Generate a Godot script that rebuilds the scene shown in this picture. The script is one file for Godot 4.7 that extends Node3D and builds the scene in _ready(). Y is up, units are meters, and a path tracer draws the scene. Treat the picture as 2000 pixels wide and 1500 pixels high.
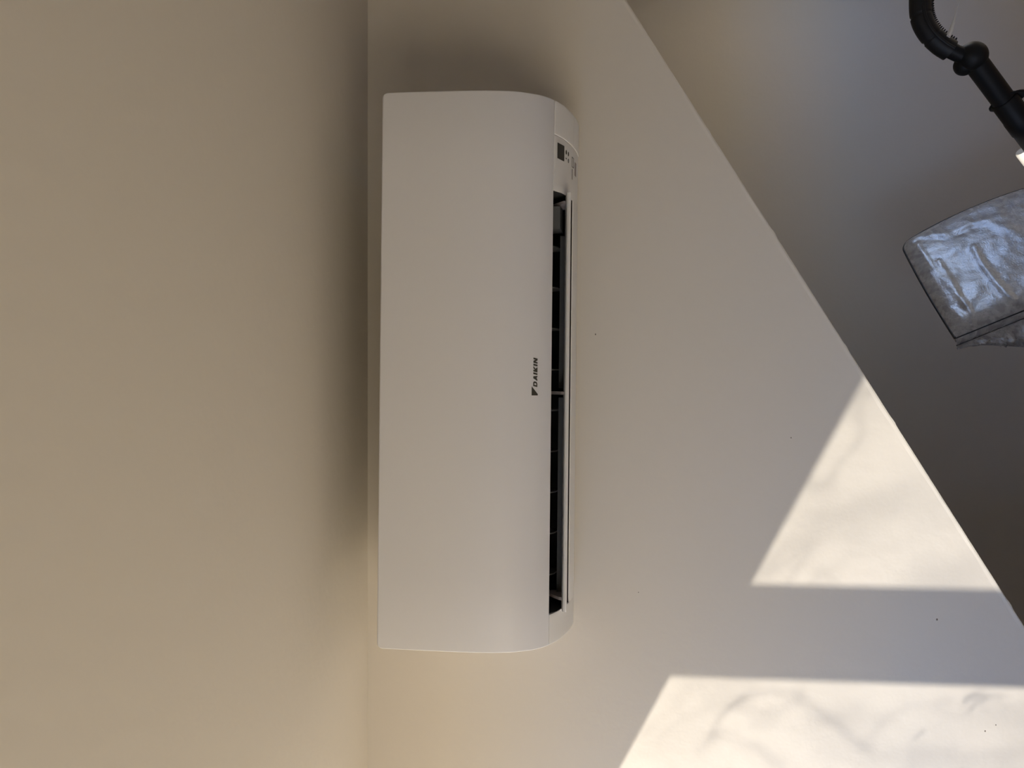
extends Node3D
# World: x right, y up; the wall that carries the air conditioner is the plane z = 0, seen from +z.
const EYE := Vector3(0, 2.1, 1.2685)      # camera
const PITCH := 5.0                        # degrees upwards
const FOCAL := 1500.0                     # pixels at 2000 x 1500
const CEIL := 2.455
const SUN := Vector3(1.08, -0.5756, -1.0) # direction in which sunlight travels
const LEFT := -1.10                       # inner face of the window wall
const RIGHT := 1.90
const REAR := 4.60
const FAR := -1.93

var rng := RandomNumberGenerator.new()
var M := {}
var taken := {}

# ---------------------------------------------------------------- helpers
func numbered(called: String) -> String:
	var n: int = taken.get(called, 0)
	taken[called] = n + 1
	return called if n == 0 else "%s_%03d" % [called, n]

func tag(o: Node, label: String, category: String, group := "") -> void:
	o.set_meta("label", label)
	o.set_meta("category", category)
	if group != "":
		o.set_meta("group", group)

func thing(called: String, label: String, category: String, at := Vector3.ZERO) -> Node3D:
	var o := Node3D.new()
	o.name = numbered(called)
	add_child(o, true)
	o.position = at
	tag(o, label, category)
	return o

func struct(o: Node, label: String, category: String) -> void:
	tag(o, label, category)
	o.set_meta("kind", "structure")

func begin() -> SurfaceTool:
	var st := SurfaceTool.new()
	st.begin(Mesh.PRIMITIVE_TRIANGLES)
	return st

func finish(called: String, st: SurfaceTool, mat: Material, parent: Node = null) -> MeshInstance3D:
	st.generate_normals()
	var o := MeshInstance3D.new()
	o.mesh = st.commit()
	o.material_override = mat
	o.name = called
	o.cast_shadow = GeometryInstance3D.SHADOW_CASTING_SETTING_ON
	(self if parent == null else parent).add_child(o, true)
	return o

func tri(st: SurfaceTool, a: Vector3, b: Vector3, c: Vector3, out: Vector3) -> void:
	# front faces run clockwise
	if (c - a).cross(b - a).dot(out) < 0.0:
		var t := b
		b = c
		c = t
	st.add_vertex(a)
	st.add_vertex(b)
	st.add_vertex(c)

func quad(st: SurfaceTool, a: Vector3, b: Vector3, c: Vector3, d: Vector3, out: Vector3) -> void:
	tri(st, a, b, c, out)
	tri(st, a, c, d, out)

func box(st: SurfaceTool, lo: Vector3, hi: Vector3, bev := 0.0) -> void:
	# box with chamfered edges
	st.set_smooth_group(-1)
	var c := (lo + hi) * 0.5
	var h := (hi - lo) * 0.5
	if bev <= 0.0:
		for ax in 3:
			for s in [-1.0, 1.0]:
				var n := Vector3.ZERO
				n[ax] = s
				var u := Vector3.ZERO
				u[(ax + 1) % 3] = h[(ax + 1) % 3]
				var v := Vector3.ZERO
				v[(ax + 2) % 3] = h[(ax + 2) % 3]
				var p: Vector3 = c + n * h[ax]
				quad(st, p - u - v, p + u - v, p + u + v, p - u + v, n)
		return
	for ax in 3:
		for s in [-1.0, 1.0]:
			var n := Vector3.ZERO
			n[ax] = s
			var u := Vector3.ZERO
			u[(ax + 1) % 3] = h[(ax + 1) % 3] - bev
			var v := Vector3.ZERO
			v[(ax + 2) % 3] = h[(ax + 2) % 3] - bev
			var p: Vector3 = c + n * h[ax]
			quad(st, p - u - v, p + u - v, p + u + v, p - u + v, n)
	for ax in 3:
		var i := (ax + 1) % 3
		var j := (ax + 2) % 3
		for s in [-1.0, 1.0]:
			for t in [-1.0, 1.0]:
				var e := Vector3.ZERO
				e[ax] = h[ax] - bev
				var p1 := c
				p1[i] += s * h[i]
				p1[j] += t * (h[j] - bev)
				var p2 := c
				p2[i] += s * (h[i] - bev)
				p2[j] += t * h[j]
				var n := Vector3.ZERO
				n[i] = s
				n[j] = t
				quad(st, p1 - e, p1 + e, p2 + e, p2 - e, n)
	for sx in [-1.0, 1.0]:
		for sy in [-1.0, 1.0]:
			for sz in [-1.0, 1.0]:
				var s := Vector3(sx, sy, sz)
				var k := h * s
				var b := s * bev
				tri(st, c + Vector3(k.x, k.y - b.y, k.z - b.z), c + Vector3(k.x - b.x, k.y, k.z - b.z), c + Vector3(k.x - b.x, k.y - b.y, k.z), s)

func tube(st: SurfaceTool, pts: Array, radii: Array, sides := 20, caps := true, group := 3) -> void:
	# swept round tube
	var rings := []
	var ref := Vector3(0.13, 0.31, 0.94)
	for i in pts.size():
		var d: Vector3
		if i == 0:
			d = pts[1] - pts[0]
		elif i == pts.size() - 1:
			d = pts[i] - pts[i - 1]
		else:
			d = pts[i + 1] - pts[i - 1]
		if d.length() < 1e-6:
			d = pts[pts.size() - 1] - pts[0]
		d = d.normalized()
		var a := d.cross(ref).normalized()
		var b := d.cross(a)
		var ring := []
		for k in sides:
			var w := TAU * k / sides
			ring.append(pts[i] + (a * cos(w) + b * sin(w)) * radii[i])
		rings.append(ring)
	st.set_smooth_group(group)
	for i in pts.size() - 1:
		for k in sides:
			var k2 := (k + 1) % sides
			var mid: Vector3 = (rings[i][k] + rings[i + 1][k2]) * 0.5 - (pts[i] + pts[i + 1]) * 0.5
			quad(st, rings[i][k], rings[i][k2], rings[i + 1][k2], rings[i + 1][k], mid)
	if caps:
		st.set_smooth_group(-1)
		for e in [0, pts.size() - 1]:
			var out: Vector3 = pts[0] - pts[1] if e == 0 else pts[e] - pts[e - 1]
			for k in sides:
				tri(st, pts[e], rings[e][k], rings[e][(k + 1) % sides], out)

func ball(st: SurfaceTool, c: Vector3, r: Vector3, n := 20) -> void:
	st.set_smooth_group(5)
	for i in n:
		for k in 2 * n:
			var q := []
			for e in [[0, 0], [0, 1], [1, 1], [1, 0]]:
				var th: float = PI * (i + e[0]) / n
				var ph: float = PI * (k + e[1]) / n
				q.append(c + Vector3(sin(th) * cos(ph), cos(th), sin(th) * sin(ph)) * r)
			var out: Vector3 = q[0] + q[2] - c * 2.0
			if i > 0:
				tri(st, q[0], q[1], q[2], out)
			if i < n - 1:
				tri(st, q[0], q[2], q[3], out)

func ray(px: float, py: float) -> Vector3:
	# direction of a pixel of the 2000 x 1500 frame; the picture's left is up
	var p := deg_to_rad(PITCH)
	var v := -(px - 1000.0) / FOCAL
	var u := (750.0 - py) / FOCAL
	return Vector3(u, v * cos(p) + sin(p), -(cos(p) - v * sin(p)))

func on_plane(px: float, py: float, p0: Vector3, n: Vector3) -> Vector3:
	var d := ray(px, py)
	return EYE + d * ((p0 - EYE).dot(n) / d.dot(n))

func at_depth(px: float, py: float, z: float) -> Vector3:
	return EYE + ray(px, py) * z

func noise(seed_: int, freq: float, octaves := 3, kind := FastNoiseLite.TYPE_SIMPLEX_SMOOTH) -> FastNoiseLite:
	var f := FastNoiseLite.new()
	f.seed = seed_
	f.frequency = freq
	f.noise_type = kind
	f.fractal_octaves = octaves
	return f

func noise_tex(seed_: int, freq: float, size: int, octaves := 3, kind := FastNoiseLite.TYPE_SIMPLEX_SMOOTH) -> ImageTexture:
	var im := noise(seed_, freq, octaves, kind).get_seamless_image(size, size)
	return ImageTexture.create_from_image(im)

func plain(color: Color, rough: float, spec := 0.5) -> StandardMaterial3D:
	var m := StandardMaterial3D.new()
	m.albedo_color = color
	m.roughness = rough
	m.metallic_specular = spec
	return m

func seg_dist(p: Vector2, a: Vector2, b: Vector2) -> float:
	var t: float = clamp((p - a).dot(b - a) / max((b - a).length_squared(), 1e-9), 0.0, 1.0)
	return p.distance_to(a + (b - a) * t)

func line_dist(p: Vector2, line: Array) -> float:
	var best := 1e9
	for i in line.size() - 1:
		best = min(best, seg_dist(p, line[i], line[i + 1]))
	return best

# ---------------------------------------------------------------- materials
func make_materials() -> void:
	var relief := noise_tex(11, 0.02, 512, 4)
	var paint := plain(Color(0.83, 0.808, 0.77), 0.82, 0.35)
	paint.heightmap_enabled = true
	paint.heightmap_texture = relief
	paint.heightmap_scale = 0.03
	paint.uv1_triplanar = true
	paint.uv1_world_triplanar = true
	paint.uv1_scale = Vector3.ONE * 3.0
	M.paint = paint
	M.ceiling = paint.duplicate()
	M.ceiling.albedo_color = Color(0.835, 0.812, 0.765)
	M.speck = plain(Color(0.48, 0.45, 0.42), 0.8, 0.3)
	M.plastic = plain(Color(0.845, 0.85, 0.87), 0.42, 0.5)
	M.plastic_low = plain(Color(0.88, 0.88, 0.88), 0.36, 0.5)
	M.dark = plain(Color(0.21, 0.21, 0.215), 0.6, 0.3)
	M.louvre = plain(Color(0.37, 0.375, 0.38), 0.45, 0.5)
	M.print = plain(Color(0.26, 0.255, 0.24), 0.6, 0.3)
	M.screen = plain(Color(0.19, 0.185, 0.165), 0.35, 0.5)
	M.sticker = plain(Color(0.62, 0.59, 0.59), 0.55, 0.4)
	M.frame = plain(Color(0.86, 0.86, 0.85), 0.4, 0.5)
	var wood := plain(Color(0.50, 0.41, 0.32), 0.5, 0.5)
	M.wood = wood
	M.black = plain(Color(0.09, 0.092, 0.098), 0.5, 0.35)
	M.rubber = plain(Color(0.10, 0.104, 0.115), 0.5, 0.4)
	M.white = plain(Color(0.90, 0.89, 0.86), 0.45, 0.5)
	var leather := plain(Color(0.74, 0.735, 0.73), 0.42, 1.0)
	leather.clearcoat_enabled = true
	leather.clearcoat = 1.0
	leather.clearcoat_roughness = 0.24
	leather.heightmap_enabled = true
	leather.heightmap_texture = noise_tex(5, 0.055, 512, 2, FastNoiseLite.TYPE_CELLULAR)
	leather.heightmap_scale = 0.09
	leather.uv1_triplanar = true
	leather.uv1_scale = Vector3.ONE * 8.0
	var worn := noise_tex(9, 0.012, 256, 4)
	leather.albedo_texture = ImageTexture.create_from_image(leather_image())
	leather.roughness_texture = worn
	leather.roughness = 0.46
	M.leather = leather
	M.piping = plain(Color(0.05, 0.05, 0.055), 0.45, 0.5)

func leather_image() -> Image:
	# blotchy, rubbed finish of old leather
	var a := noise(13, 0.016, 4).get_seamless_image(256, 256)
	var im := Image.create(256, 256, false, Image.FORMAT_RGB8)
	for y in 256:
		for x in 256:
			var k: float = smoothstep(0.30, 0.62, a.get_pixel(x, y).r)
			im.set_pixel(x, y, Color(0.84, 0.84, 0.845).lerp(Color(1, 1, 1), k))
	return im

func glass(y0: float, y1: float, z0: float, z1: float, smear: float, marks: Array) -> StandardMaterial3D:
	# window pane with wiped, smeary film on it; marks are strokes given where their shade falls on the wall z = 0
	var w := 192
	var h := 448
	var lines := []
	for mk in marks:
		var line := []
		for i in range(2, mk.size(), 2):
			var p := on_plane(mk[i], mk[i + 1], Vector3.ZERO, Vector3.BACK)
			var t := (p.x - (LEFT - 0.07)) / SUN.x
			line.append(Vector2(t, p.y - t * SUN.y))   # (z, y) on the pane
		lines.append([mk[0], mk[1], line])
	var nz := noise(21, 4.0, 3)
	var nw := noise(22, 9.0, 2)
	var nr := noise(23, 2.6, 2)
	var im := Image.create(w, h, false, Image.FORMAT_RGBA8)
	for j in h:
		for i in w:
			var z := lerpf(z0, z1, (i + 0.5) / w)
			var y := lerpf(y1, y0, (j + 0.5) / h)
			var q := Vector2(z, y) + Vector2(nw.get_noise_2d(z, y), nw.get_noise_2d(z + 9.0, y)) * 0.006
			var a: float = 0.02 + smear * clamp(0.35 + nz.get_noise_2d(z * 1.6 + 4.0, y * 0.8) * 1.3, 0.0, 1.0)
			var wisp := nr.get_noise_2d(q.x + 0.15 * nz.get_noise_2d(z, y), q.y * 0.7 + 0.15 * nz.get_noise_2d(z + 3.0, y))
			a += smear * 1.3 * pow(1.0 - absf(wisp), 10.0) * clamp(0.4 + nz.get_noise_2d(z * 0.6, y * 0.6 + 7.0) * 2.0, 0.0, 1.0)
			for l in lines:
				var d: float = line_dist(q, l[2])
				a += l[0] * 2.3 * exp(-d * d / (l[1] * l[1] * 0.7))
			im.set_pixel(i, j, Color(0.9, 0.9, 0.88, clamp(a, 0.01, 0.6)))
	var m := StandardMaterial3D.new()
	m.albedo_texture = ImageTexture.create_from_image(im)
	m.transparency = BaseMaterial3D.TRANSPARENCY_ALPHA
	m.roughness = 0.1
	m.cull_mode = BaseMaterial3D.CULL_DISABLED
	return m

# ---------------------------------------------------------------- the room
func shell(called: String, boxes: Array, mat: Material, label: String, category: String) -> MeshInstance3D:
	var st := begin()
	for b in boxes:
		box(st, b[0], b[1])
	var o := finish(called, st, mat)
	struct(o, label, category)
	return o

func rake_edge(x: float) -> float:
	return 2.1 - 0.454 + 0.613 * (x - 0.012)

func build_front_wall() -> void:
	# the wall with a raking lower edge finished with a slightly ragged corner bead
	var st := begin()
	var t := 0.12
	var dir := Vector2(1.0, 0.613).normalized()
	var out := Vector2(dir.y, -dir.x)           # towards the opening
	var x0 := -0.78
	var x1 := 0.012 + (CEIL - (2.1 - 0.454)) / 0.613
	var n := 420
	var nz := noise(31, 34.0, 3)
	var nb := noise(32, 9.0, 2)
	var edge := []
	var ridge := []
	var inner := []
	for i in n + 1:
		var x := lerpf(x0, x1, float(i) / n)
		var p := Vector2(x, rake_edge(x))
		var rag := nz.get_noise_2d(x, 0.0) * 0.0003
		for chip in [[0.243, 0.0018], [0.06, 0.0014], [-0.345, 0.0016], [-0.06, 0.0009], [0.41, 0.0008]]:
			rag += chip[1] * exp(-pow((x - chip[0]) / 0.004, 2.0))
		if i == n:
			rag = 0.0
		var e := p + out * rag
		edge.append(Vector3(e.x, e.y, 0.0))
		var rw := 0.0022 + 0.0008 * nb.get_noise_2d(x, 3.0)
		var iw := 0.0070 + 0.002 * nb.get_noise_2d(x, 7.0)
		var rh := 0.0004 + 0.0003 * nb.get_noise_2d(x * 1.7, 11.0)
		var r := p - out * rw
		var q := p - out * iw
		if i == n:
			r = p - Vector2(rw, 0)
			q = p - Vector2(iw, 0)
		ridge.append(Vector3(r.x, r.y, rh))
		inner.append(Vector3(q.x, q.y, 0.0))
	# front face
	var poly := PackedVector2Array()
	poly.append(Vector2(LEFT - 0.02, CEIL))
	poly.append(Vector2(LEFT - 0.02, 0.0))
	poly.append(Vector2(inner[0].x, 0.0))
	for p in inner:
		poly.append(Vector2(p.x, min(p.y, CEIL)))
	var ids := Geometry2D.triangulate_polygon(poly)
	var put := func(a: Vector3, b: Vector3, c: Vector3, o: Vector3) -> void:
		if (c - a).cross(b - a).dot(o) < 0.0:
			var s := b
			b = c
			c = s
		for v in [a, b, c]:
			st.set_uv(Vector2((v.x - LEFT) / 3.0, (CEIL - v.y) / CEIL))
			st.add_vertex(v)
	st.set_smooth_group(-1)
	for i in range(0, ids.size(), 3):
		var a := poly[ids[i]]
		var b := poly[ids[i + 1]]
		var c := poly[ids[i + 2]]
		put.call(Vector3(a.x, a.y, 0), Vector3(b.x, b.y, 0), Vector3(c.x, c.y, 0), Vector3.BACK)
	var down := Vector3(out.x, out.y, 0)
	st.set_smooth_group(2)
	for i in n:
		put.call(inner[i], inner[i + 1], ridge[i + 1], Vector3.BACK)
		put.call(inner[i], ridge[i + 1], ridge[i], Vector3.BACK)
	st.set_smooth_group(4)
	for i in n:
		put.call(ridge[i], ridge[i + 1], edge[i + 1], Vector3.BACK)
		put.call(ridge[i], edge[i + 1], edge[i], Vector3.BACK)
	st.set_smooth_group(-1)
	var back := Vector3(0, 0, -t)
	for i in n:
		put.call(edge[i], edge[i + 1], edge[i + 1] + back, down)
		put.call(edge[i], edge[i + 1] + back, edge[i] + back, down)
	# the pier at the lower end of the rake, and the back
	var e0: Vector3 = edge[0]
	var q0: Vector3 = inner[0]
	put.call(Vector3(q0.x, 0, 0), q0, q0 + back, Vector3.RIGHT)
	put.call(Vector3(q0.x, 0, 0), q0 + back, Vector3(q0.x, 0, -t), Vector3.RIGHT)
	put.call(q0, e0, e0 + back, Vector3.DOWN)
	put.call(q0, e0 + back, q0 + back, Vector3.DOWN)
	var bp := [Vector3(LEFT - 0.02, CEIL, -t), Vector3(LEFT - 0.02, 0, -t), Vector3(q0.x, 0, -t), Vector3(q0.x, e0.y, -t), e0 + back, Vector3(edge[n].x, CEIL, -t)]
	for tr in [[0, 1, 2], [0, 2, 3], [0, 3, 4], [0, 4, 5]]:
		put.call(bp[tr[0]], bp[tr[1]], bp[tr[2]], Vector3.FORWARD)
	var o := finish("wall_front", st, M.paint)
	struct(o, "cream wall behind the air conditioner, cut off below along a slanting edge", "wall")
	# grains of dirt caught in the paint
	for k in [[1163, 653, 0.0011], [1545, 855, 0.0009], [1830, 1210, 0.0014], [1924, 1428, 0.0011], [1945, 1416, 0.0009], [1247, 1157, 0.0007]]:
		var c := on_plane(k[0], k[1], Vector3.ZERO, Vector3.BACK)
		st = begin()
		ball(st, c, Vector3(k[2] * 1.25, k[2], 0.0004), 6)
		finish("speck", st, M.speck, o)

func window_unit(called: String, label: String, z0: float, z1: float, gz0: float, gz1: float, gy0: float, gy1: float, smear: float, marks: Array) -> void:
	var sill := gy0 - 0.04
	# one light of the window in the left wall: opening z0..z1 up to 2.36, glass gz0..gz1 by gy0..gy1
	var w := Node3D.new()
	w.name = called
	add_child(w)
	struct(w, label, "window")
	var xo := LEFT - 0.10
	var xi := LEFT - 0.04
	for s in [["jamb", z0, gz0, sill, 2.36], ["jamb", gz1, z1, sill, 2.36], ["window_head", gz0, gz1, gy1, 2.36], ["window_sill", gz0, gz1, sill, gy0]]:
		var st := begin()
		box(st, Vector3(xo, s[3], s[1]), Vector3(xi, s[4], s[2]))
		finish(s[0], st, M.frame, w)
	var g := begin()
	var x := LEFT - 0.07
	g.set_smooth_group(-1)
	var c := [Vector3(x, gy0, gz0), Vector3(x, gy0, gz1), Vector3(x, gy1, gz1), Vector3(x, gy1, gz0)]
	var uv := [Vector2(0, 1), Vector2(1, 1), Vector2(1, 0), Vector2(0, 0)]
	for i in [0, 2, 1, 0, 3, 2]:
		g.set_uv(uv[i])
		g.add_vertex(c[i])
	finish("pane", g, glass(gy0, gy1, gz0, gz1, smear, marks), w)

func build_room() -> void:
	var f := FAR - 0.12
	shell("floor", [[Vector3(LEFT - 0.12, -0.12, f), Vector3(RIGHT + 0.12, 0.0, REAR + 0.12)]], M.wood, "warm wooden floor of the room below the air conditioner", "floor")
	shell("ceiling", [[Vector3(LEFT - 0.12, CEIL, f), Vector3(RIGHT + 0.12, CEIL + 0.15, REAR + 0.12)]], M.ceiling, "plain cream ceiling above the air conditioner", "ceiling")
	build_front_wall()
	shell("wall_left", [
		[Vector3(LEFT - 0.12, 0, f), Vector3(LEFT, CEIL, 0.02)],
		[Vector3(LEFT - 0.12, 0, 1.18), Vector3(LEFT, CEIL, 1.35)],
		[Vector3(LEFT - 0.12, 0, 2.75), Vector3(LEFT, CEIL, REAR + 0.12)],
		[Vector3(LEFT - 0.12, 0, 1.35), Vector3(LEFT, 0.90, 2.75)],
		[Vector3(LEFT - 0.12, 2.36, 1.35), Vector3(LEFT, CEIL, 2.75)],
		[Vector3(LEFT - 0.12, 0, 0.02), Vector3(LEFT, 1.53, 1.18)],
		[Vector3(LEFT - 0.12, 2.36, 0.02), Vector3(LEFT, CEIL, 1.18)]], M.paint, "cream side wall with the row of windows", "wall")
	shell("wall_right", [
		[Vector3(RIGHT, 0, -0.72), Vector3(RIGHT + 0.12, CEIL, REAR + 0.12)],
		[Vector3(RIGHT, 0, f), Vector3(RIGHT + 0.12, CEIL, -1.50)],
		[Vector3(RIGHT, 0, -1.50), Vector3(RIGHT + 0.12, 0.98, -0.72)],
		[Vector3(RIGHT, 1.58, -1.50), Vector3(RIGHT + 0.12, CEIL, -0.72)]], M.paint, "cream side wall beside the leather chair", "wall")
	shell("wall_rear", [[Vector3(LEFT, 0, REAR), Vector3(RIGHT, CEIL, REAR + 0.12)]], M.paint, "cream wall facing the air conditioner", "wall")
	shell("wall_far", [[Vector3(LEFT, 0, FAR - 0.12), Vector3(RIGHT, CEIL, FAR)]], M.paint, "shaded cream wall behind the leather chair under the slanting edge", "wall")
	var swirl := [
		[0.10, 0.009, 1392, 1432, 1402, 1405, 1430, 1375, 1465, 1354, 1510, 1346, 1555, 1358, 1600, 1392, 1640, 1425, 1700, 1462],
		[0.08, 0.014, 1440, 1372, 1478, 1386, 1520, 1384, 1548, 1372],
		[0.06, 0.010, 1478, 1410, 1510, 1412, 1490, 1396],
		[0.06, 0.010, 1398, 1436, 1440, 1440, 1475, 1462, 1530, 1490],
		[0.07, 0.012, 1375, 1460, 1395, 1440],
		[0.05, 0.010, 1258, 1428, 1285, 1402, 1318, 1382],
		[0.05, 0.012, 1690, 1450, 1725, 1410, 1770, 1385, 1850, 1372],
		[0.05, 0.016, 1600, 1470, 1680, 1482, 1780, 1470, 1860, 1462],
		[0.06, 0.020, 1850, 1400, 1940, 1390, 2010, 1400],
		[0.05, 0.018, 1780, 1490, 1880, 1480, 2000, 1470],
		[0.16, 0.004, 1882, 1366, 1905, 1354, 1918, 1352],
		[0.14, 0.004, 1884, 1374, 1906, 1364, 1930, 1366],
		[0.12, 0.005, 1884, 1370, 1900, 1360, 1960, 1364],
		[0.14, 0.005, 1892, 1388, 1904, 1376, 1918, 1374],
		[0.12, 0.005, 1786, 1440, 1796, 1434, 1804, 1428],
	]
	window_unit("window_1", "white framed window light next to the air conditioner wall", 0.02, 0.7135, 0.06, 0.670, 1.57, 2.1 + 0.238, 0.16, swirl)
	window_unit("window_2", "white framed window light with the deeper head rail", 0.7135, 1.18, 0.757, 1.13, 1.57, 2.1 + 0.191, 0.22, [])
	window_unit("window_3", "white framed window light with clear glass between plain wall sections", 1.35, 2.75, 1.40, 2.70, 0.94, 2.1 + 0.21, 0.03, [])
	# low window in the right wall, beside the chair
	var w := Node3D.new()
	w.name = "window_4"
	add_child(w)
	struct(w, "white framed window beside the leather chair", "window")
	for s in [[-1.50, -1.46, 0.98, 1.58], [-0.76, -0.72, 0.98, 1.58], [-1.46, -0.76, 0.98, 1.02], [-1.46, -0.76, 1.54, 1.58]]:
		var st := begin()
		box(st, Vector3(RIGHT + 0.04, s[2], s[0]), Vector3(RIGHT + 0.10, s[3], s[1]))
		finish("jamb", st, M.frame, w)
	var g := begin()
	g.set_smooth_group(-1)
	quad(g, Vector3(RIGHT + 0.07, 1.02, -1.46), Vector3(RIGHT + 0.07, 1.02, -0.76), Vector3(RIGHT + 0.07, 1.54, -0.76), Vector3(RIGHT + 0.07, 1.54, -1.46), Vector3.LEFT)
	var clear := plain(Color(0.95, 0.97, 0.97, 0.05), 0.05)
	clear.transparency = BaseMaterial3D.TRANSPARENCY_ALPHA
	finish("pane", g, clear, w)

# ---------------------------------------------------------------- air conditioner
var prof := []      # Vector2(z, y) down the front, top to underside
var arc := []       # length along prof

func build_profile() -> void:
	var k := [Vector2(0.225, 0.2756), Vector2(0.2262, 0.2329), Vector2(0.2269, 0.1899), Vector2(0.2266, 0.1474), Vector2(0.2246, 0.1159), Vector2(0.2224, 0.1021), Vector2(0.2180, 0.0848), Vector2(0.2085, 0.0643), Vector2(0.1984, 0.0506), Vector2(0.1843, 0.0390), Vector2(0.1646, 0.0273), Vector2(0.1423, 0.0188), Vector2(0.1120, 0.0102), Vector2(0.0859, 0.0057), Vector2(0.060, 0.0045), Vector2(0.0, 0.0045)]
	for i in k.size() - 1:
		var a: Vector2 = k[max(i - 1, 0)]
		var b: Vector2 = k[i]
		var c: Vector2 = k[i + 1]
		var d: Vector2 = k[min(i + 2, k.size() - 1)]
		for j in 8:
			prof.append(b.cubic_interpolate(c, a, d, j / 8.0))
	prof.append(k[k.size() - 1])
	var s := 0.0
	for i in prof.size():
		if i > 0:
			s += (prof[i] as Vector2).distance_to(prof[i - 1])
		arc.append(s)

func at_arc(s: float) -> Vector2:
	for i in range(1, prof.size()):
		if arc[i] >= s:
			return (prof[i - 1] as Vector2).lerp(prof[i], (s - arc[i - 1]) / (arc[i] - arc[i - 1]))
	return prof[prof.size() - 1]

func normal_at(s: float) -> Vector2:
	var d := (at_arc(s + 0.002) - at_arc(max(s - 0.002, 0.0))).normalized()
	return Vector2(-d.y, d.x)      # outwards: down the front is -y, so out is +z

func arc_of_y(y: float) -> float:
	for i in range(1, prof.size()):
		if prof[i].y <= y:
			return lerpf(arc[i - 1], arc[i], (prof[i - 1].y - y) / max(prof[i - 1].y - prof[i].y, 1e-9))
	return arc[arc.size() - 1]

func skin(x: float, s: float, off: float) -> Vector3:
	var p := at_arc(s)
	var n := normal_at(s)
	return Vector3(x, p.y + n.y * off, p.x + n.x * off)

func plate(st: SurfaceTool, x0: float, x1: float, s0: float, s1: float, thick: float, b0: float, b1: float, bs0: float, bs1: float, corner := 0.0, lift := 0.0) -> void:
	# a moulded plate on the front profile from x0..x1, s0..s1 with edges rounded by b0, b1 (ends), bs0, bs1 (top, bottom);
	# corner rounds the two upper corners
	var rows := []       # [s, offset, inset]
	var q := 4
	for i in range(0, q + 1):
		var a := PI / 2 * i / q
		rows.append([s0 + bs0 * (1.0 - sin(a)) * 0.0 + bs0 * (1.0 - cos(a)), lift - bs0 * (1.0 - sin(a))])
	if corner > 0.0:
		for i in range(1, 12):
			rows.append([s0 + bs0 + (corner - bs0) * i / 12.0, lift])
	var first: float = max(corner, bs0)
	var steps := int(max(2, (s1 - s0) / 0.004))
	for i in range(1, steps):
		rows.append([lerpf(s0 + first, s1 - bs1, float(i) / steps), lift])
	for i in range(0, q + 1):
		var a := PI / 2 * i / q
		rows.append([s1 - bs1 * (1.0 - sin(a)), lift - bs1 * (1.0 - cos(a))])
	var grid := []
	for r in rows:
		var s: float = r[0]
		var cut := 0.0
		if corner > 0.0 and s - s0 < corner:
			var d: float = corner - (s - s0)
			cut = corner - sqrt(max(corner * corner - d * d, 0.0))
		var line := []
		var xa := x0 + cut
		var xb := x1 - cut
		line.append(skin(xa, s, min(lift - thick, r[1])))
		for i in range(0, q + 1):
			var a := PI / 2 * i / q
			line.append(skin(xa + b0 * (1.0 - sin(a)) * 0.0 + b0 * (1.0 - cos(a)), s, r[1] - b0 * (1.0 - sin(a))))
		for i in range(1, 8):
			line.append(skin(lerpf(xa + b0, xb - b1, i / 8.0), s, r[1]))
		for i in range(0, q + 1):
			var a := PI / 2 * i / q
			line.append(skin(xb - b1 * (1.0 - sin(a)), s, r[1] - b1 * (1.0 - cos(a))))
		line.append(skin(xb, s, min(lift - thick, r[1])))
		grid.append(line)
	st.set_smooth_group(7)
	var m: int = grid[0].size()
	for i in grid.size() - 1:
		for j in m - 1:
			if j == 0 or j == m - 2:
				st.set_smooth_group(-1)
			else:
				st.set_smooth_group(7)
			var n2 := normal_at((rows[i][0] + rows[i + 1][0]) * 0.5)
			var o := Vector3(0, n2.y, n2.x)
			if j == 0:
				o = Vector3.LEFT
			elif j == m - 2:
				o = Vector3.RIGHT
			quad(st, grid[i][j], grid[i][j + 1], grid[i + 1][j + 1], grid[i + 1][j], o)
	st.set_smooth_group(-1)
	for e in [0, grid.size() - 1]:
		var s: float = rows[e][0]
		var p := at_arc(s)
		var n2 := normal_at(s)
		var out := Vector3(0, n2.x, -n2.y) * (1.0 if e == 0 else -1.0)
		for j in range(1, m - 2):
			var a: Vector3 = grid[e][j]
			var b: Vector3 = grid[e][j + 1]
			quad(st, a, b, skin(b.x, s, lift - thick), skin(a.x, s, lift - thick), out)

func extrude(st: SurfaceTool, poly: Array, x0: float, x1: float, group := -1) -> void:
	# closed polygon of Vector2(z, y) along x
	var pv := PackedVector2Array(poly)
	var cw := Geometry2D.is_polygon_clockwise(pv)
	st.set_smooth_group(group)
	for i in poly.size():
		var a: Vector2 = poly[i]
		var b: Vector2 = poly[(i + 1) % poly.size()]
		var d := b - a
		var n := Vector2(-d.y, d.x) if cw else Vector2(d.y, -d.x)
		quad(st, Vector3(x0, a.y, a.x), Vector3(x1, a.y, a.x), Vector3(x1, b.y, b.x), Vector3(x0, b.y, b.x), Vector3(0, n.y, n.x))
	st.set_smooth_group(-1)
	var ids := Geometry2D.triangulate_polygon(pv)
	for i in range(0, ids.size(), 3):
		for x in [x0, x1]:
			var t := []
			for j in 3:
				var p := pv[ids[i + j]]
				t.append(Vector3(x, p.y, p.x))
			tri(st, t[0], t[1], t[2], Vector3.LEFT if x == x0 else Vector3.RIGHT)

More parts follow.
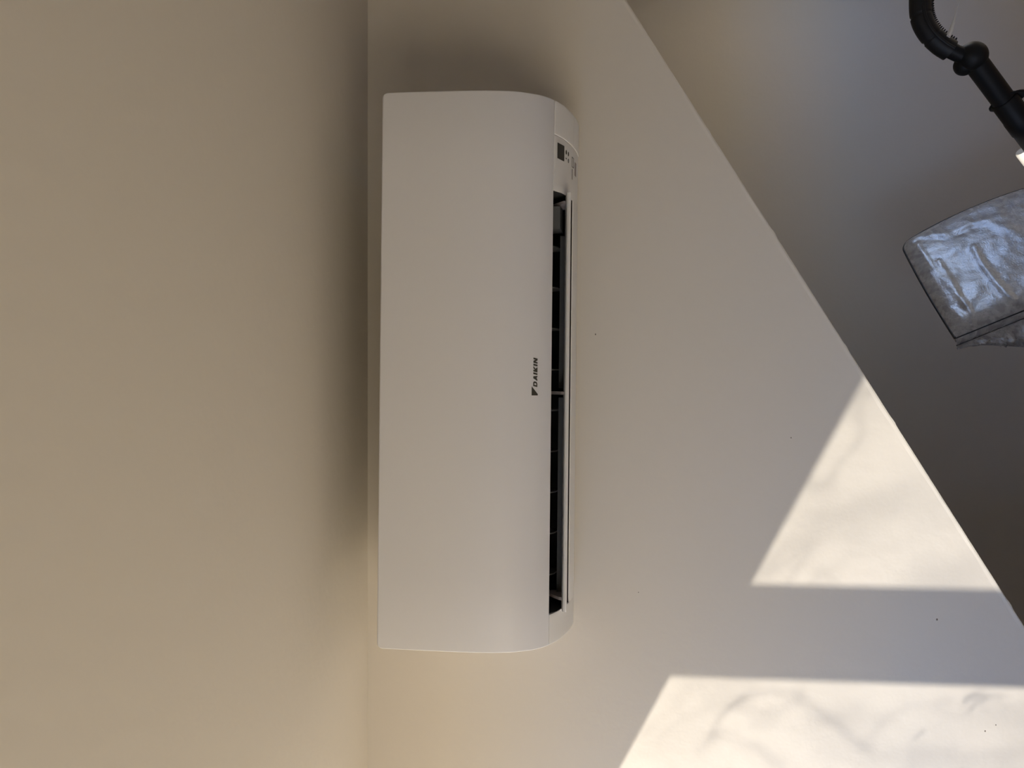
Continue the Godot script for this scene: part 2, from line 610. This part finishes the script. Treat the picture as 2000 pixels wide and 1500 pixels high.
func decal(st: SurfaceTool, pts: Array, lift: float) -> void:
	# thin printed or moulded shape on the profile; pts are Vector2(x, s)
	var pv := PackedVector2Array(pts)
	var ids := Geometry2D.triangulate_polygon(pv)
	st.set_smooth_group(-1)
	for i in range(0, ids.size(), 3):
		var t := []
		for j in 3:
			var p := pv[ids[i + j]]
			t.append(skin(p.x, p.y, lift))
		var n2 := normal_at(pv[ids[i]].y)
		tri(st, t[0], t[1], t[2], Vector3(0, n2.y, n2.x))
	for i in pv.size():
		var a := pv[i]
		var b := pv[(i + 1) % pv.size()]
		var n := (b - a).orthogonal()
		var c := (a + b) * 0.5
		if Geometry2D.is_point_in_polygon(c + n.normalized() * 1e-5, pv):
			n = -n
		var n2 := normal_at(c.y)
		quad(st, skin(a.x, a.y, lift), skin(b.x, b.y, lift), skin(b.x, b.y, -0.0002), skin(a.x, a.y, -0.0002), Vector3(n.x, -n.y * n2.x, n.y * n2.y))

func round_pts(c: Vector2, rx: float, ry: float, n := 20) -> Array:
	var out := []
	for i in n:
		out.append(c + Vector2(cos(TAU * i / n) * rx, sin(TAU * i / n) * ry))
	return out

func ring_decal(st: SurfaceTool, outer: Array, inner: Array, lift: float) -> void:
	for i in outer.size():
		var j := (i + 1) % outer.size()
		decal(st, [outer[i], outer[j], inner[j], inner[i]], lift)

func build_air_conditioner() -> void:
	build_profile()
	var ac := thing("air_conditioner", "white wall-mounted split air conditioner with its outlet flap open", "air conditioner", Vector3(0.0155, 2.1, 0))
	ac.rotation.z = deg_to_rad(-0.6)
	var hw := 0.385
	var xl := -0.342       # outlet, from its left end to its right end
	var xr := 0.2585
	var xd := 0.3366       # joint right of the display
	var sp := arc_of_y(0.0386)     # lower edge of the front panel
	var sb := arc_of_y(0.0112)     # lower edge of the outlet
	var se := arc_of_y(0.0047)
	# core behind the mouldings
	var core := begin()
	var full := [Vector2(0.0, 0.266), Vector2(0.212, 0.266), Vector2(0.218, 0.19), Vector2(0.2178, 0.148), Vector2(0.2145, 0.108), Vector2(0.206, 0.085), Vector2(0.192, 0.062), Vector2(0.172, 0.044), Vector2(0.14, 0.030), Vector2(0.105, 0.0175), Vector2(0.07, 0.011), Vector2(0.0, 0.010)]
	extrude(core, full, -hw + 0.004, xl)
	extrude(core, full, xr, hw - 0.004)
	extrude(core, [Vector2(0.0, 0.266), Vector2(0.212, 0.266), Vector2(0.218, 0.19), Vector2(0.2178, 0.148), Vector2(0.2145, 0.108), Vector2(0.206, 0.085), Vector2(0.192, 0.062), Vector2(0.180, 0.052), Vector2(0.155, 0.085), Vector2(0.12, 0.128), Vector2(0.0, 0.128)], xl, xr)
	extrude(core, [Vector2(0.0, 0.128), Vector2(0.03, 0.128), Vector2(0.04, 0.06), Vector2(0.092, 0.0175), Vector2(0.07, 0.011), Vector2(0.0, 0.010)], xl, xr)
	finish("housing", core, M.plastic, ac)
	# front panel
	var st := begin()
	plate(st, -hw, hw, 0.0, sp, 0.009, 0.0016, 0.0016, 0.0022, 0.0012, 0.0085, 0.0)
	var panel := finish("front_panel", st, M.plastic, ac)
	panel.set_meta("label", "smooth front panel curving back at the bottom")
	# lower housing, left and right of the outlet, and the lip below it
	st = begin()
	plate(st, -hw, xl, sp + 0.0012, se, 0.006, 0.0016, 0.0003, 0.0008, 0.0006, 0.0, -0.0002)
	finish("end_cover", st, M.plastic_low, ac)
	st = begin()
	plate(st, xd + 0.0004, hw, sp + 0.0012, arc_of_y(0.0118), 0.006, 0.0009, 0.0016, 0.0008, 0.0005, 0.0, 0.0004)
	plate(st, xd + 0.0004, hw, arc_of_y(0.0118) + 0.0008, se, 0.006, 0.0009, 0.0016, 0.0005, 0.0006, 0.0, 0.0004)
	finish("end_cover", st, M.plastic_low, ac)
	st = begin()
	plate(st, xr, xd - 0.0004, sp + 0.0012, se, 0.006, 0.0003, 0.0006, 0.0008, 0.0006, 0.0, -0.0006)
	var disp := finish("display_cover", st, M.plastic_low, ac)
	st = begin()
	plate(st, xl, xr, sb, se, 0.0018, 0.0001, 0.0001, 0.0006, 0.0006, 0.0, -0.0002)
	finish("lower_lip", st, M.plastic_low, ac)
	# dark air duct behind the outlet
	st = begin()
	st.set_smooth_group(-1)
	var sa := at_arc(sp + 0.001)
	var duct := [Vector2(0.1815, 0.0415), Vector2(0.1798, 0.0515), Vector2(0.1548, 0.0845), Vector2(0.1198, 0.1275), Vector2(0.0305, 0.1275), Vector2(0.0405, 0.0605), Vector2(0.0925, 0.018), Vector2(0.1115, 0.0118)]
	for i in duct.size() - 1:
		var a: Vector2 = duct[i]
		var b: Vector2 = duct[i + 1]
		quad(st, Vector3(xl, a.y, a.x), Vector3(xr, a.y, a.x), Vector3(xr, b.y, b.x), Vector3(xl, b.y, b.x), Vector3(0, 0.07 - (a.y + b.y) * 0.5, 0.11 - (a.x + b.x) * 0.5))
	for x in [xl + 0.0004, xr - 0.0004]:
		var pv := PackedVector2Array(duct + [Vector2(0.1420, 0.0196), Vector2(0.1640, 0.0280)])
		var ids := Geometry2D.triangulate_polygon(pv)
		for i in range(0, ids.size(), 3):
			tri(st, Vector3(x, pv[ids[i]].y, pv[ids[i]].x), Vector3(x, pv[ids[i + 1]].y, pv[ids[i + 1]].x), Vector3(x, pv[ids[i + 2]].y, pv[ids[i + 2]].x), Vector3.RIGHT if x < 0.0 else Vector3.LEFT)
	var d := finish("air_duct", st, M.dark, ac)
	d.set_meta("label", "dark inside of the air outlet")
	# louvre rails and vertical vanes in the outlet
	for span in [[xl + 0.012, -0.036], [-0.022, xr - 0.055]]:
		st = begin()
		extrude(st, [Vector2(0.124, 0.0300), Vector2(0.130, 0.0300), Vector2(0.127, 0.0225), Vector2(0.121, 0.0220)], span[0], span[1])
		finish("louvre_rail", st, M.louvre, ac)
		st = begin()
		extrude(st, [Vector2(0.105, 0.060), Vector2(0.109, 0.060), Vector2(0.106, 0.048), Vector2(0.102, 0.048)], span[0], span[1])
		finish("louvre_rail", st, M.dark, ac)
	for i in 10:
		var x := xl + 0.045 + i * 0.0605
		st = begin()
		extrude(st, [Vector2(0.150, 0.050), Vector2(0.128, 0.034), Vector2(0.098, 0.026), Vector2(0.075, 0.07), Vector2(0.10, 0.10), Vector2(0.135, 0.078)], x - 0.0009, x + 0.0009)
		finish("vane", st, M.louvre, ac)
	# grey motor cover at the right end of the outlet
	st = begin()
	extrude(st, [Vector2(0.150, 0.062), Vector2(0.150, 0.030), Vector2(0.112, 0.026), Vector2(0.10, 0.07)], xr - 0.048, xr - 0.016)
	finish("motor_cover", st, M.louvre, ac)
	# the flap, swung out level
	var flap := Node3D.new()
	flap.name = "flap"
	ac.add_child(flap, true)
	st = begin()
	extrude(st, [Vector2(0.100, 0.0235), Vector2(0.140, 0.0230), Vector2(0.164, 0.0212), Vector2(0.1690, 0.0202), Vector2(0.1712, 0.0185), Vector2(0.1714, 0.0176), Vector2(0.1700, 0.0174), Vector2(0.1700, 0.0168), Vector2(0.1716, 0.0166), Vector2(0.1712, 0.0152), Vector2(0.1690, 0.0142), Vector2(0.140, 0.0160), Vector2(0.100, 0.0190)], xl + 0.001, xr - 0.001, -1)
	finish("blade", st, M.plastic_low, flap)
	for x in [xl + 0.016, -0.029, xr - 0.012]:
		st = begin()
		extrude(st, [Vector2(0.118, 0.021), Vector2(0.158, 0.021), Vector2(0.156, 0.026), Vector2(0.130, 0.046), Vector2(0.118, 0.046)], x - 0.0022, x + 0.0022)
		finish("hinge_arm", st, M.sticker, flap)
	# display window, symbols and print on the display cover
	var s_of := func(px: float) -> float:
		# arc position of something printed at the right end at photo column px
		var xm := px - 5.5
		var k := [[1077.0, 0.0390], [1094.0, 0.0273], [1106.0, 0.0188], [1118.0, 0.0102], [1124.0, 0.0057]]
		for i in k.size() - 1:
			if xm <= k[i + 1][0]:
				return arc_of_y(lerpf(k[i][1], k[i + 1][1], (xm - k[i][0]) / (k[i + 1][0] - k[i][0])))
		return arc_of_y(0.0057)
	var s1: float = s_of.call(1090.0)
	var s2: float = s_of.call(1102.8)
	st = begin()
	decal(st, [Vector2(0.305, s1), Vector2(0.327, s1), Vector2(0.327, s2), Vector2(0.305, s2)], 0.0004)
	finish("display_window", st, M.screen, disp)
	for c in [[1107.2, 0.3205, 0], [1111.4, 0.3205, 0], [1111.5, 0.3105, 1], [1107.2, 0.3115, 2]]:
		st = begin()
		var o := Vector2(c[1], s_of.call(c[0]))
		if c[2] == 0:
			decal(st, round_pts(o, 0.0032, 0.0019), 0.0001)
		elif c[2] == 1:
			ring_decal(st, round_pts(o, 0.0030, 0.0018), round_pts(o, 0.0021, 0.0011), 0.0001)
		else:
			decal(st, [o + Vector2(-0.0008, -0.0016), o + Vector2(0.0008, -0.0016), o + Vector2(0.0008, 0.0016), o + Vector2(-0.0008, 0.0016)], 0.0001)
		finish("symbol", st, M.print, disp)
	var ra: float = s_of.call(1118.4)
	var rb: float = s_of.call(1121.8)
	st = begin()
	ring_decal(st, [Vector2(0.3065, ra), Vector2(0.3215, ra), Vector2(0.3215, rb), Vector2(0.3065, rb)], [Vector2(0.3073, ra + 0.0009), Vector2(0.3207, ra + 0.0009), Vector2(0.3207, rb - 0.0009), Vector2(0.3073, rb - 0.0009)], 0.0001)
	finish("button_outline", st, M.print, disp)
	st = begin()
	decal(st, [Vector2(0.288, ra + 0.001), Vector2(0.3035, ra + 0.001), Vector2(0.3035, ra + 0.0022), Vector2(0.288, ra + 0.0022)], 0.0001)
	finish("printed_line", st, M.print, disp)
	var sc: float = s_of.call(1124.2)
	st = begin()
	decal(st, [Vector2(0.298, sc), Vector2(0.318, sc), Vector2(0.318, sc + 0.009), Vector2(0.298, sc + 0.009)], 0.0002)
	finish("sticker", st, M.sticker, disp)
	build_logo(panel)

func build_logo(panel: Node) -> void:
	# triangle and slanted capitals printed on the panel; letters run along +x, s grows downwards
	var y_top := arc_of_y(0.0632)
	var y_bot := arc_of_y(0.0578)
	var h := y_bot - y_top
	var x0 := -0.0312
	var slant := 0.22
	var letters := {
		"D": [[[0, 0], [0, 1], [0.65, 1], [0.95, 0.8], [0.95, 0.2], [0.65, 0]], [[0.30, 0.25], [0.30, 0.75], [0.55, 0.75], [0.65, 0.62], [0.65, 0.38], [0.55, 0.25]]],
		"A": [[[0, 0], [0.34, 1], [0.72, 1], [1.0, 0], [0.70, 0], [0.64, 0.22], [0.40, 0.22], [0.32, 0]], []],
		"I": [[[0, 0], [0, 1], [0.33, 1], [0.33, 0]], []],
		"K": [[[0, 0], [0, 1], [0.32, 1], [0.32, 0.62], [0.62, 1], [1.0, 1], [0.60, 0.52], [0.98, 0], [0.62, 0], [0.32, 0.38], [0.32, 0]], []],
		"N": [[[0, 0], [0, 1], [0.34, 1], [0.68, 0.48], [0.68, 1], [0.98, 1], [0.98, 0], [0.64, 0], [0.30, 0.52], [0.30, 0]], []],
	}
	var x := x0 + 0.0108
	for ch in ["D", "A", "I", "K", "I", "N"]:
		var st := begin()
		var wd := 0.0073
		var put := func(p: Array) -> Vector2:
			return Vector2(x + p[0] * wd + p[1] * slant * h, y_bot - p[1] * h)
		var outer := []
		for p in letters[ch][0]:
			outer.append(put.call(p))
		if letters[ch][1].size() > 0:
			var inner := []
			for p in letters[ch][1]:
				inner.append(put.call(p))
			ring_decal(st, outer, inner, 0.00025)
		else:
			decal(st, outer, 0.00025)
		finish("printed_letter", st, M.print, panel)
		x += 0.0083 if ch != "I" else 0.0037
	var ta := arc_of_y(0.0652)
	var tb := arc_of_y(0.0572)
	var st2 := begin()
	decal(st2, [Vector2(x0 - 0.0008, ta), Vector2(x0 + 0.0118, ta), Vector2(x0 + 0.0012, tb), Vector2(x0 - 0.0008, tb)], 0.0004)
	finish("printed_triangle", st2, M.print, panel)

# ---------------------------------------------------------------- leather chair
func build_chair() -> void:
	var tip := Vector3(0.471, 1.014, -1.4365)
	var corner := Vector3(0.137, 0.989, -1.117)
	var low := Vector3(0.630, 0.658, -1.368)
	var across := corner - tip
	var down := (low - tip).normalized()
	var n := across.cross(down).normalized()
	if n.z < 0.0:
		n = -n
	var ahead := Vector3(n.x, 0, n.z).normalized()
	var side := Vector3(across.x, 0, across.z).normalized()
	var chair := thing("office_chair", "silver-grey creased leather office chair with a wide reclined back", "chair", Vector3(0.73, 0, -0.97))
	var org := chair.position
	var length := 0.62
	# creases, traced on the plane of the back
	var folds := []
	for f in [[0.0075, 0.010, 1795, 490, 1825, 530, 1855, 566, 1872, 590], [0.008, 0.008, 1838, 523, 1862, 560, 1885, 602, 1905, 632], [0.010, 0.011, 1906, 498, 1928, 535, 1950, 565, 1992, 612], [0.006, 0.016, 1795, 475, 1860, 474, 1900, 455, 1960, 440], [-0.006, 0.014, 1800, 480, 1850, 482, 1905, 462], [0.007, 0.012, 1808, 560, 1850, 606, 1900, 645], [-0.005, 0.018, 1870, 520, 1900, 500, 1925, 520], [0.005, 0.02, 1930, 450, 1975, 462, 2005, 480], [0.004, 0.012, 1850, 618, 1884, 606], [0.006, 0.014, 1820, 545, 1850, 580, 1862, 600]]:
		var line := []
		for i in range(2, f.size(), 2):
			var p := on_plane(f[i], f[i + 1], tip, n) - tip
			# coordinates along across and down
			var m := Vector2(across.dot(across), across.dot(down))
			var det: float = m.x * 1.0 - m.y * m.y
			var pa := p.dot(across)
			var pd := p.dot(down)
			line.append(Vector2((pa - m.y * pd) / det * across.length(), (m.x * pd - m.y * pa) / det))
		folds.append([f[0], f[1], line])
	var nz := noise(41, 5.0, 3)
	var nf := noise(42, 26.0, 2)
	var face := func(u: float, v: float) -> Vector3:
		# u 0..1 from the far corner to the near corner, v metres down
		var e: float = min(min(u, 1.0 - u) * across.length(), v)
		var h: float = 0.022 * (1.0 - exp(-e / 0.018)) + (0.0045 * nz.get_noise_2d(u * 0.5, v * 1.1) + 0.0004 * nf.get_noise_2d(u, v * 2.0)) * clamp(e / 0.03, 0.0, 1.0)
		var q := Vector2(u * across.length(), v)
		for f in folds:
			var d: float = line_dist(q, f[2])
			h += f[0] * exp(-d * d / (f[1] * f[1])) * clamp(e / 0.02, 0.0, 1.0) * 0.42
		var top: float = -0.006 * pow(2.0 * u - 1.0, 2.0) + 0.006
		var swell: float = 0.026 * pow(sin(PI * clamp(v / 0.42, 0.0, 1.0)), 0.7) * (1.0 - u)
		var nose: float = 0.016 * pow(clamp(1.0 - u / 0.07, 0.0, 1.0), 2.0) * exp(-v / 0.04)
		return tip + across * u - across.normalized() * swell + down * (v + nose) + n * h + Vector3.UP * top * exp(-v / 0.08) - org
	var st := begin()
	st.set_smooth_group(2)
	var nu := 90
	var nv := 110
	var grid := []
	for j in nv + 1:
		var row := []
		for i in nu + 1:
			row.append(face.call(float(i) / nu, length * j / nv))
		grid.append(row)
	for j in nv:
		for i in nu:
			quad(st, grid[j][i], grid[j][i + 1], grid[j + 1][i + 1], grid[j + 1][i], n)
	# closed behind
	st.set_smooth_group(-1)
	var thick := func(v: float) -> float:
		return 0.02 + 0.09 * smoothstep(0.0, 0.3, v)
	for j in nv:
		var a: Vector3 = grid[j][0]
		var b: Vector3 = grid[j + 1][0]
		var va: float = length * j / nv
		var vb: float = length * (j + 1) / nv
		quad(st, a, b, b - n * thick.call(vb), a - n * thick.call(va), -across)
		var c: Vector3 = grid[j][nu]
		var d: Vector3 = grid[j + 1][nu]
		quad(st, a - n * thick.call(va), b - n * thick.call(vb), d - n * thick.call(vb), c - n * thick.call(va), -n)
	for i in nu:
		quad(st, grid[0][i], grid[0][i + 1], grid[0][i + 1] - n * 0.02, grid[0][i] - n * 0.02, -down)
		quad(st, grid[nv][i], grid[nv][i + 1], grid[nv][i + 1] - n * 0.11, grid[nv][i] - n * 0.11, down)
	finish("backrest", st, M.leather, chair)
	# boxed band and gathered gusset along the near side
	var out_dir := across.normalized()
	var band := begin()
	var gus := begin()
	var np := noise(43, 22.0, 3)
	var rows := 120
	var prev_b := []
	var prev_g := []
	for j in rows + 1:
		var v := length * j / rows
		var base: Vector3 = grid[min(int(round(float(j) / rows * nv)), nv)][nu]
		base = face.call(1.0, v)
		var lb := []
		for k in 7:
			var t := k / 6.0
			lb.append(base + out_dir * (0.006 * sin(t * PI) + 0.004) - n * (0.030 * t + 0.001))
		var lg := []
		var deep: float = 0.012 + 0.16 * smoothstep(-0.02, 0.30, v)
		for k in 17:
			var t := k / 16.0
			var puff: float = sin(min(t * 1.25, 1.0) * PI) * (0.012 + 0.05 * smoothstep(0.0, 0.3, v))
			var wr: float = (np.get_noise_2d(v * 1.8 + t * 0.35, t * 1.1) * 0.022 + 0.007 * sin(v * 95.0 + t * 5.0)) * sin(t * PI) * smoothstep(0.01, 0.12, v)
			lg.append(base - n * (0.034 + deep * t) + out_dir * (0.002 + puff + wr))
		if j > 0:
			band.set_smooth_group(2)
			for k in 6:
				quad(band, prev_b[k], prev_b[k + 1], lb[k + 1], lb[k], out_dir)
			gus.set_smooth_group(2)
			for k in 16:
				quad(gus, prev_g[k], prev_g[k + 1], lg[k + 1], lg[k], out_dir)
		prev_b = lb
		prev_g = lg
	finish("side_band", band, M.leather, chair)
	finish("side_gusset", gus, M.leather, chair)
	# piping along the seams
	for e in 4:
		var pts := []
		var rad := []
		for i in 61:
			var t := i / 60.0
			if e == 0:
				pts.append(face.call(t, 0.0) - n * 0.001)
			elif e == 1:
				pts.append(face.call(0.0, t * length) - n * 0.001)
			else:
				pts.append(face.call(1.0, t * length) + out_dir * 0.003 - n * (0.0 if e == 2 else 0.032))
			rad.append(0.0034 if e < 2 else 0.0017)
		st = begin()
		tube(st, pts, rad, 10)
		finish("piping", st, M.piping, chair)
	# seat, arms, column and star base
	var turn := Basis(side, Vector3.UP, side.cross(Vector3.UP)).orthonormalized()
	if turn.z.dot(ahead) < 0.0:
		turn = Basis(-side, Vector3.UP, ahead)
	var part := func(called: String, lo: Vector3, hi: Vector3, bev: float, mat: Material) -> void:
		var s := begin()
		box(s, lo, hi, bev)
		var o := finish(called, s, mat, chair)
		o.basis = turn
	part.call("seat", Vector3(-0.25, 0.42, -0.24), Vector3(0.25, 0.52, 0.26), 0.03, M.leather)
	for sx in [-1.0, 1.0]:
		part.call("armrest", Vector3(sx * 0.29 - 0.03, 0.62, -0.18), Vector3(sx * 0.29 + 0.03, 0.66, 0.14), 0.015, M.black)
		part.call("arm_post", Vector3(sx * 0.29 - 0.015, 0.44, -0.05), Vector3(sx * 0.29 + 0.015, 0.62, 0.0), 0.004, M.black)
		part.call("arm_bracket", Vector3(min(sx * 0.20, sx * 0.305), 0.40, -0.05), Vector3(max(sx * 0.20, sx * 0.305), 0.44, 0.0), 0.004, M.black)
	st = begin()
	tube(st, [Vector3(0, 0.08, 0), Vector3(0, 0.24, 0), Vector3(0, 0.25, 0), Vector3(0, 0.43, 0)], [0.028, 0.028, 0.018, 0.018])
	finish("gas_column", st, M.black, chair)
	for i in 5:
		var a := TAU * i / 5.0 + 0.3
		var d := Vector3(cos(a), 0, sin(a))
		st = begin()
		tube(st, [Vector3(0, 0.11, 0), d * 0.15 + Vector3.UP * 0.10, d * 0.30 + Vector3.UP * 0.075], [0.026, 0.02, 0.014], 14)
		finish("leg", st, M.black, chair)
		st = begin()
		ball(st, d * 0.30 + Vector3.UP * 0.03, Vector3(0.03, 0.03, 0.03), 10)
		finish("caster", st, M.black, chair)

# ---------------------------------------------------------------- jointed stand
func build_stand() -> void:
	var z := 1.60
	var foot := Vector3(0.342, 0, -0.546)
	var stand := thing("jointed_stand", "black jointed stand with a curved ribbed neck and ball joint", "stand", foot)
	var P := func(px: float, py: float, zz: float) -> Vector3:
		return at_depth(px, py, zz) - foot
	# curved neck
	var path := Curve3D.new()
	path.bake_interval = 0.002
	var key := [[1856, 99], [1836, 86], [1814, 64], [1800, 36], [1797, 0], [1801, -50], [1822, -110], [1865, -160]]
	for i in key.size():
		var here: Vector3 = P.call(float(key[i][0]), float(key[i][1]), z)
		var a: Vector3 = P.call(float(key[max(i - 1, 0)][0]), float(key[max(i - 1, 0)][1]), z)
		var b: Vector3 = P.call(float(key[min(i + 1, key.size() - 1)][0]), float(key[min(i + 1, key.size() - 1)][1]), z)
		path.add_point(here, (a - b) / 6.0, (b - a) / 6.0)
	var len := path.get_baked_length()
	var pts := []
	var rad := []
	var steps := int(len / 0.0012)
	for i in steps + 1:
		var d := len * i / steps
		pts.append(path.sample_baked(d, true))
		rad.append(0.0205 + (0.0005 if fmod(d, 0.05) < 0.045 else -0.001))
	var st := begin()
	tube(st, pts, rad, 24)
	var neck := finish("curved_neck", st, M.rubber, stand)
	# ribbed strip along the inside of the bend
	st = begin()
	var centre: Vector3 = P.call(1870.0, 0.0, z)
	for i in int(len / 0.0058):
		var d := 0.004 + i * 0.0058
		var c := path.sample_baked(d, true)
		var t := (path.sample_baked(min(d + 0.004, len), true) - path.sample_baked(max(d - 0.004, 0.0), true)).normalized()
		var inward := (centre - c)
		inward = (inward - t * inward.dot(t)).normalized()
		var w := t.cross(inward).normalized()
		var o := c + inward * 0.0232
		st.set_smooth_group(-1)
		var f := []
		for s in [-1.0, 1.0]:
			f.append([o + t * -0.0020 + w * s * 0.009 - inward * 0.005, o + t * 0.0020 + w * s * 0.009 - inward * 0.005, o + t * 0.0010 + w * s * 0.008 + inward * 0.0020, o - t * 0.0010 + w * s * 0.008 + inward * 0.0020])
		quad(st, f[0][0], f[0][1], f[0][2], f[0][3], -w)
		quad(st, f[1][0], f[1][1], f[1][2], f[1][3], w)
		quad(st, f[0][3], f[0][2], f[1][2], f[1][3], inward)
		quad(st, f[0][1], f[0][2], f[1][2], f[1][1], t)
		quad(st, f[0][0], f[0][3], f[1][3], f[1][0], -t)
	finish("ribbed_strip", st, M.rubber, neck)
	# raised seam along the flank of the neck
	st = begin()
	var sp := []
	var sr := []
	for i in 80:
		var d := len * i / 79.0
		var c := path.sample_baked(d, true)
		var t := (path.sample_baked(min(d + 0.004, len), true) - path.sample_baked(max(d - 0.004, 0.0), true)).normalized()
		var cam := (EYE - foot - c).normalized()
		var inward := centre - c
		inward = (inward - t * inward.dot(t)).normalized()
		var w := t.cross(inward).normalized()
		if w.dot(cam) < 0.0:
			w = -w
		sp.append(c + w * 0.0195 - inward * 0.004)
		sr.append(0.0035)
	tube(st, sp, sr, 8)
	finish("seam", st, M.rubber, neck)
	# narrow sleeve between the neck and the joint
	st = begin()
	tube(st, [P.call(1842.0, 90.0, z), P.call(1866.0, 103.0, z), P.call(1890.0, 112.0, z)], [0.0165, 0.0155, 0.017])
	finish("sleeve", st, M.black, stand)
	# ball joint and its clamp knob
	st = begin()
	ball(st, P.call(1899.0, 111.0, z), Vector3.ONE * 0.0300, 24)
	finish("ball_joint", st, M.black, stand)
	st = begin()
	ball(st, P.call(1884.0, 127.0, z + 0.012), Vector3.ONE * 0.0215, 18)
	finish("clamp_knob", st, M.black, stand)
	# slanting arm down to the post
	var p0: Vector3 = P.call(1899.0, 113.0, z)
	var p1: Vector3 = P.call(2000.0, 249.0, 1.655)
	var ax := (p1 - p0).normalized()
	var reach := (Vector3(0.0, 1.0, 0.0) - p0).dot(ax)
	st = begin()
	tube(st, [p0, p0 + ax * 0.155], [0.0225, 0.0225], 28)
	finish("arm", st, M.black, stand)
	st = begin()
	var g0 := p0 + ax * 0.118
	tube(st, [g0, g0 + ax * 0.002, g0 + ax * 0.05, g0 + ax * 0.052, g0 + ax * 0.085, g0 + ax * 0.087, g0 + ax * reach], [0.0245, 0.0262, 0.0262, 0.0270, 0.0270, 0.0255, 0.0255], 28)
	finish("grip", st, M.black, stand)
	# tilted collar on the grip
	st = begin()
	var cn := Vector3(-0.93, -0.27, 0.22).normalized()
	var cc: Vector3 = P.call(1968.0, 197.0, 1.64)
	tube(st, [cc - cn * 0.0022, cc - cn * 0.0012, cc + cn * 0.0012, cc + cn * 0.0022], [0.033, 0.036, 0.036, 0.033], 36)
	finish("collar", st, M.black, stand)
	# pale tube clipped along the underside of the arm
	var off: Vector3 = P.call(1997.0, 297.0, 1.70)
	st = begin()
	tube(st, [off - ax * 0.004, off, off + ax * 0.22], [0.012, 0.014, 0.014], 20)
	finish("pale_tube", st, M.white, stand)
	# added white tapering spike, drawing a bright sliver beside the neck
	st = begin()
	tube(st, [P.call(1852.0, 72.0, z - 0.02), P.call(1857.5, 60.0, z - 0.018), P.call(1866.0, 30.0, z - 0.015), P.call(1874.0, 2.0, z - 0.01)], [0.0042, 0.0040, 0.0020, 0.0003], 8)
	finish("bright_sliver", st, M.white, neck)
	# post and tripod foot
	st = begin()
	tube(st, [Vector3(0, 0.10, 0), Vector3(0, 0.55, 0), Vector3(0, 0.56, 0), Vector3(0, 0.98, 0)], [0.017, 0.017, 0.0135, 0.0135])
	finish("post", st, M.black, stand)
	st = begin()
	ball(st, Vector3(0, 0.98, 0), Vector3.ONE * 0.03, 14)
	finish("ball_joint", st, M.black, stand)
	for i in 3:
		var a := TAU * i / 3.0 + 2.4
		var d := Vector3(cos(a), 0, sin(a))
		st = begin()
		tube(st, [Vector3(0, 0.34, 0) + d * 0.02, d * 0.26 + Vector3.UP * 0.012], [0.010, 0.010], 12)
		finish("leg", st, M.black, stand)

# ---------------------------------------------------------------- scene
func _ready() -> void:
	rng.seed = 7
	var cam := Camera3D.new()
	cam.name = "camera"
	var p := deg_to_rad(PITCH)
	cam.transform = Transform3D(Basis(Vector3(0, -cos(p), -sin(p)), Vector3(1, 0, 0), Vector3(0, -sin(p), cos(p))), EYE)
	cam.fov = rad_to_deg(2.0 * atan(750.0 / FOCAL))
	cam.near = 0.05
	add_child(cam)
	cam.current = true
	var env := Environment.new()
	env.background_mode = Environment.BG_SKY
	var sky := Sky.new()
	var sm := ProceduralSkyMaterial.new()
	sm.sky_top_color = Color(0.45, 0.57, 0.78)
	sm.sky_horizon_color = Color(0.70, 0.76, 0.84)
	sm.ground_horizon_color = Color(0.84, 0.80, 0.725)
	sm.ground_bottom_color = Color(0.77, 0.71, 0.62)
	sm.sun_angle_max = 1.0
	sm.energy_multiplier = 7.5
	sky.sky_material = sm
	env.sky = sky
	env.tonemap_mode = Environment.TONE_MAPPER_LINEAR
	env.tonemap_exposure = 1.05
	env.sdfgi_enabled = true
	env.ssao_enabled = true
	env.ssil_enabled = true
	var we := WorldEnvironment.new()
	we.name = "environment"
	we.environment = env
	add_child(we)
	var sun := DirectionalLight3D.new()
	sun.name = "sun"
	sun.light_color = Color(1.0, 0.965, 0.91)
	sun.light_energy = 1.45
	sun.light_angular_distance = 0.53
	sun.shadow_enabled = true
	add_child(sun)
	sun.look_at_from_position(Vector3.ZERO, SUN, Vector3.UP)
	make_materials()
	build_room()
	build_air_conditioner()
	build_chair()
	build_stand()
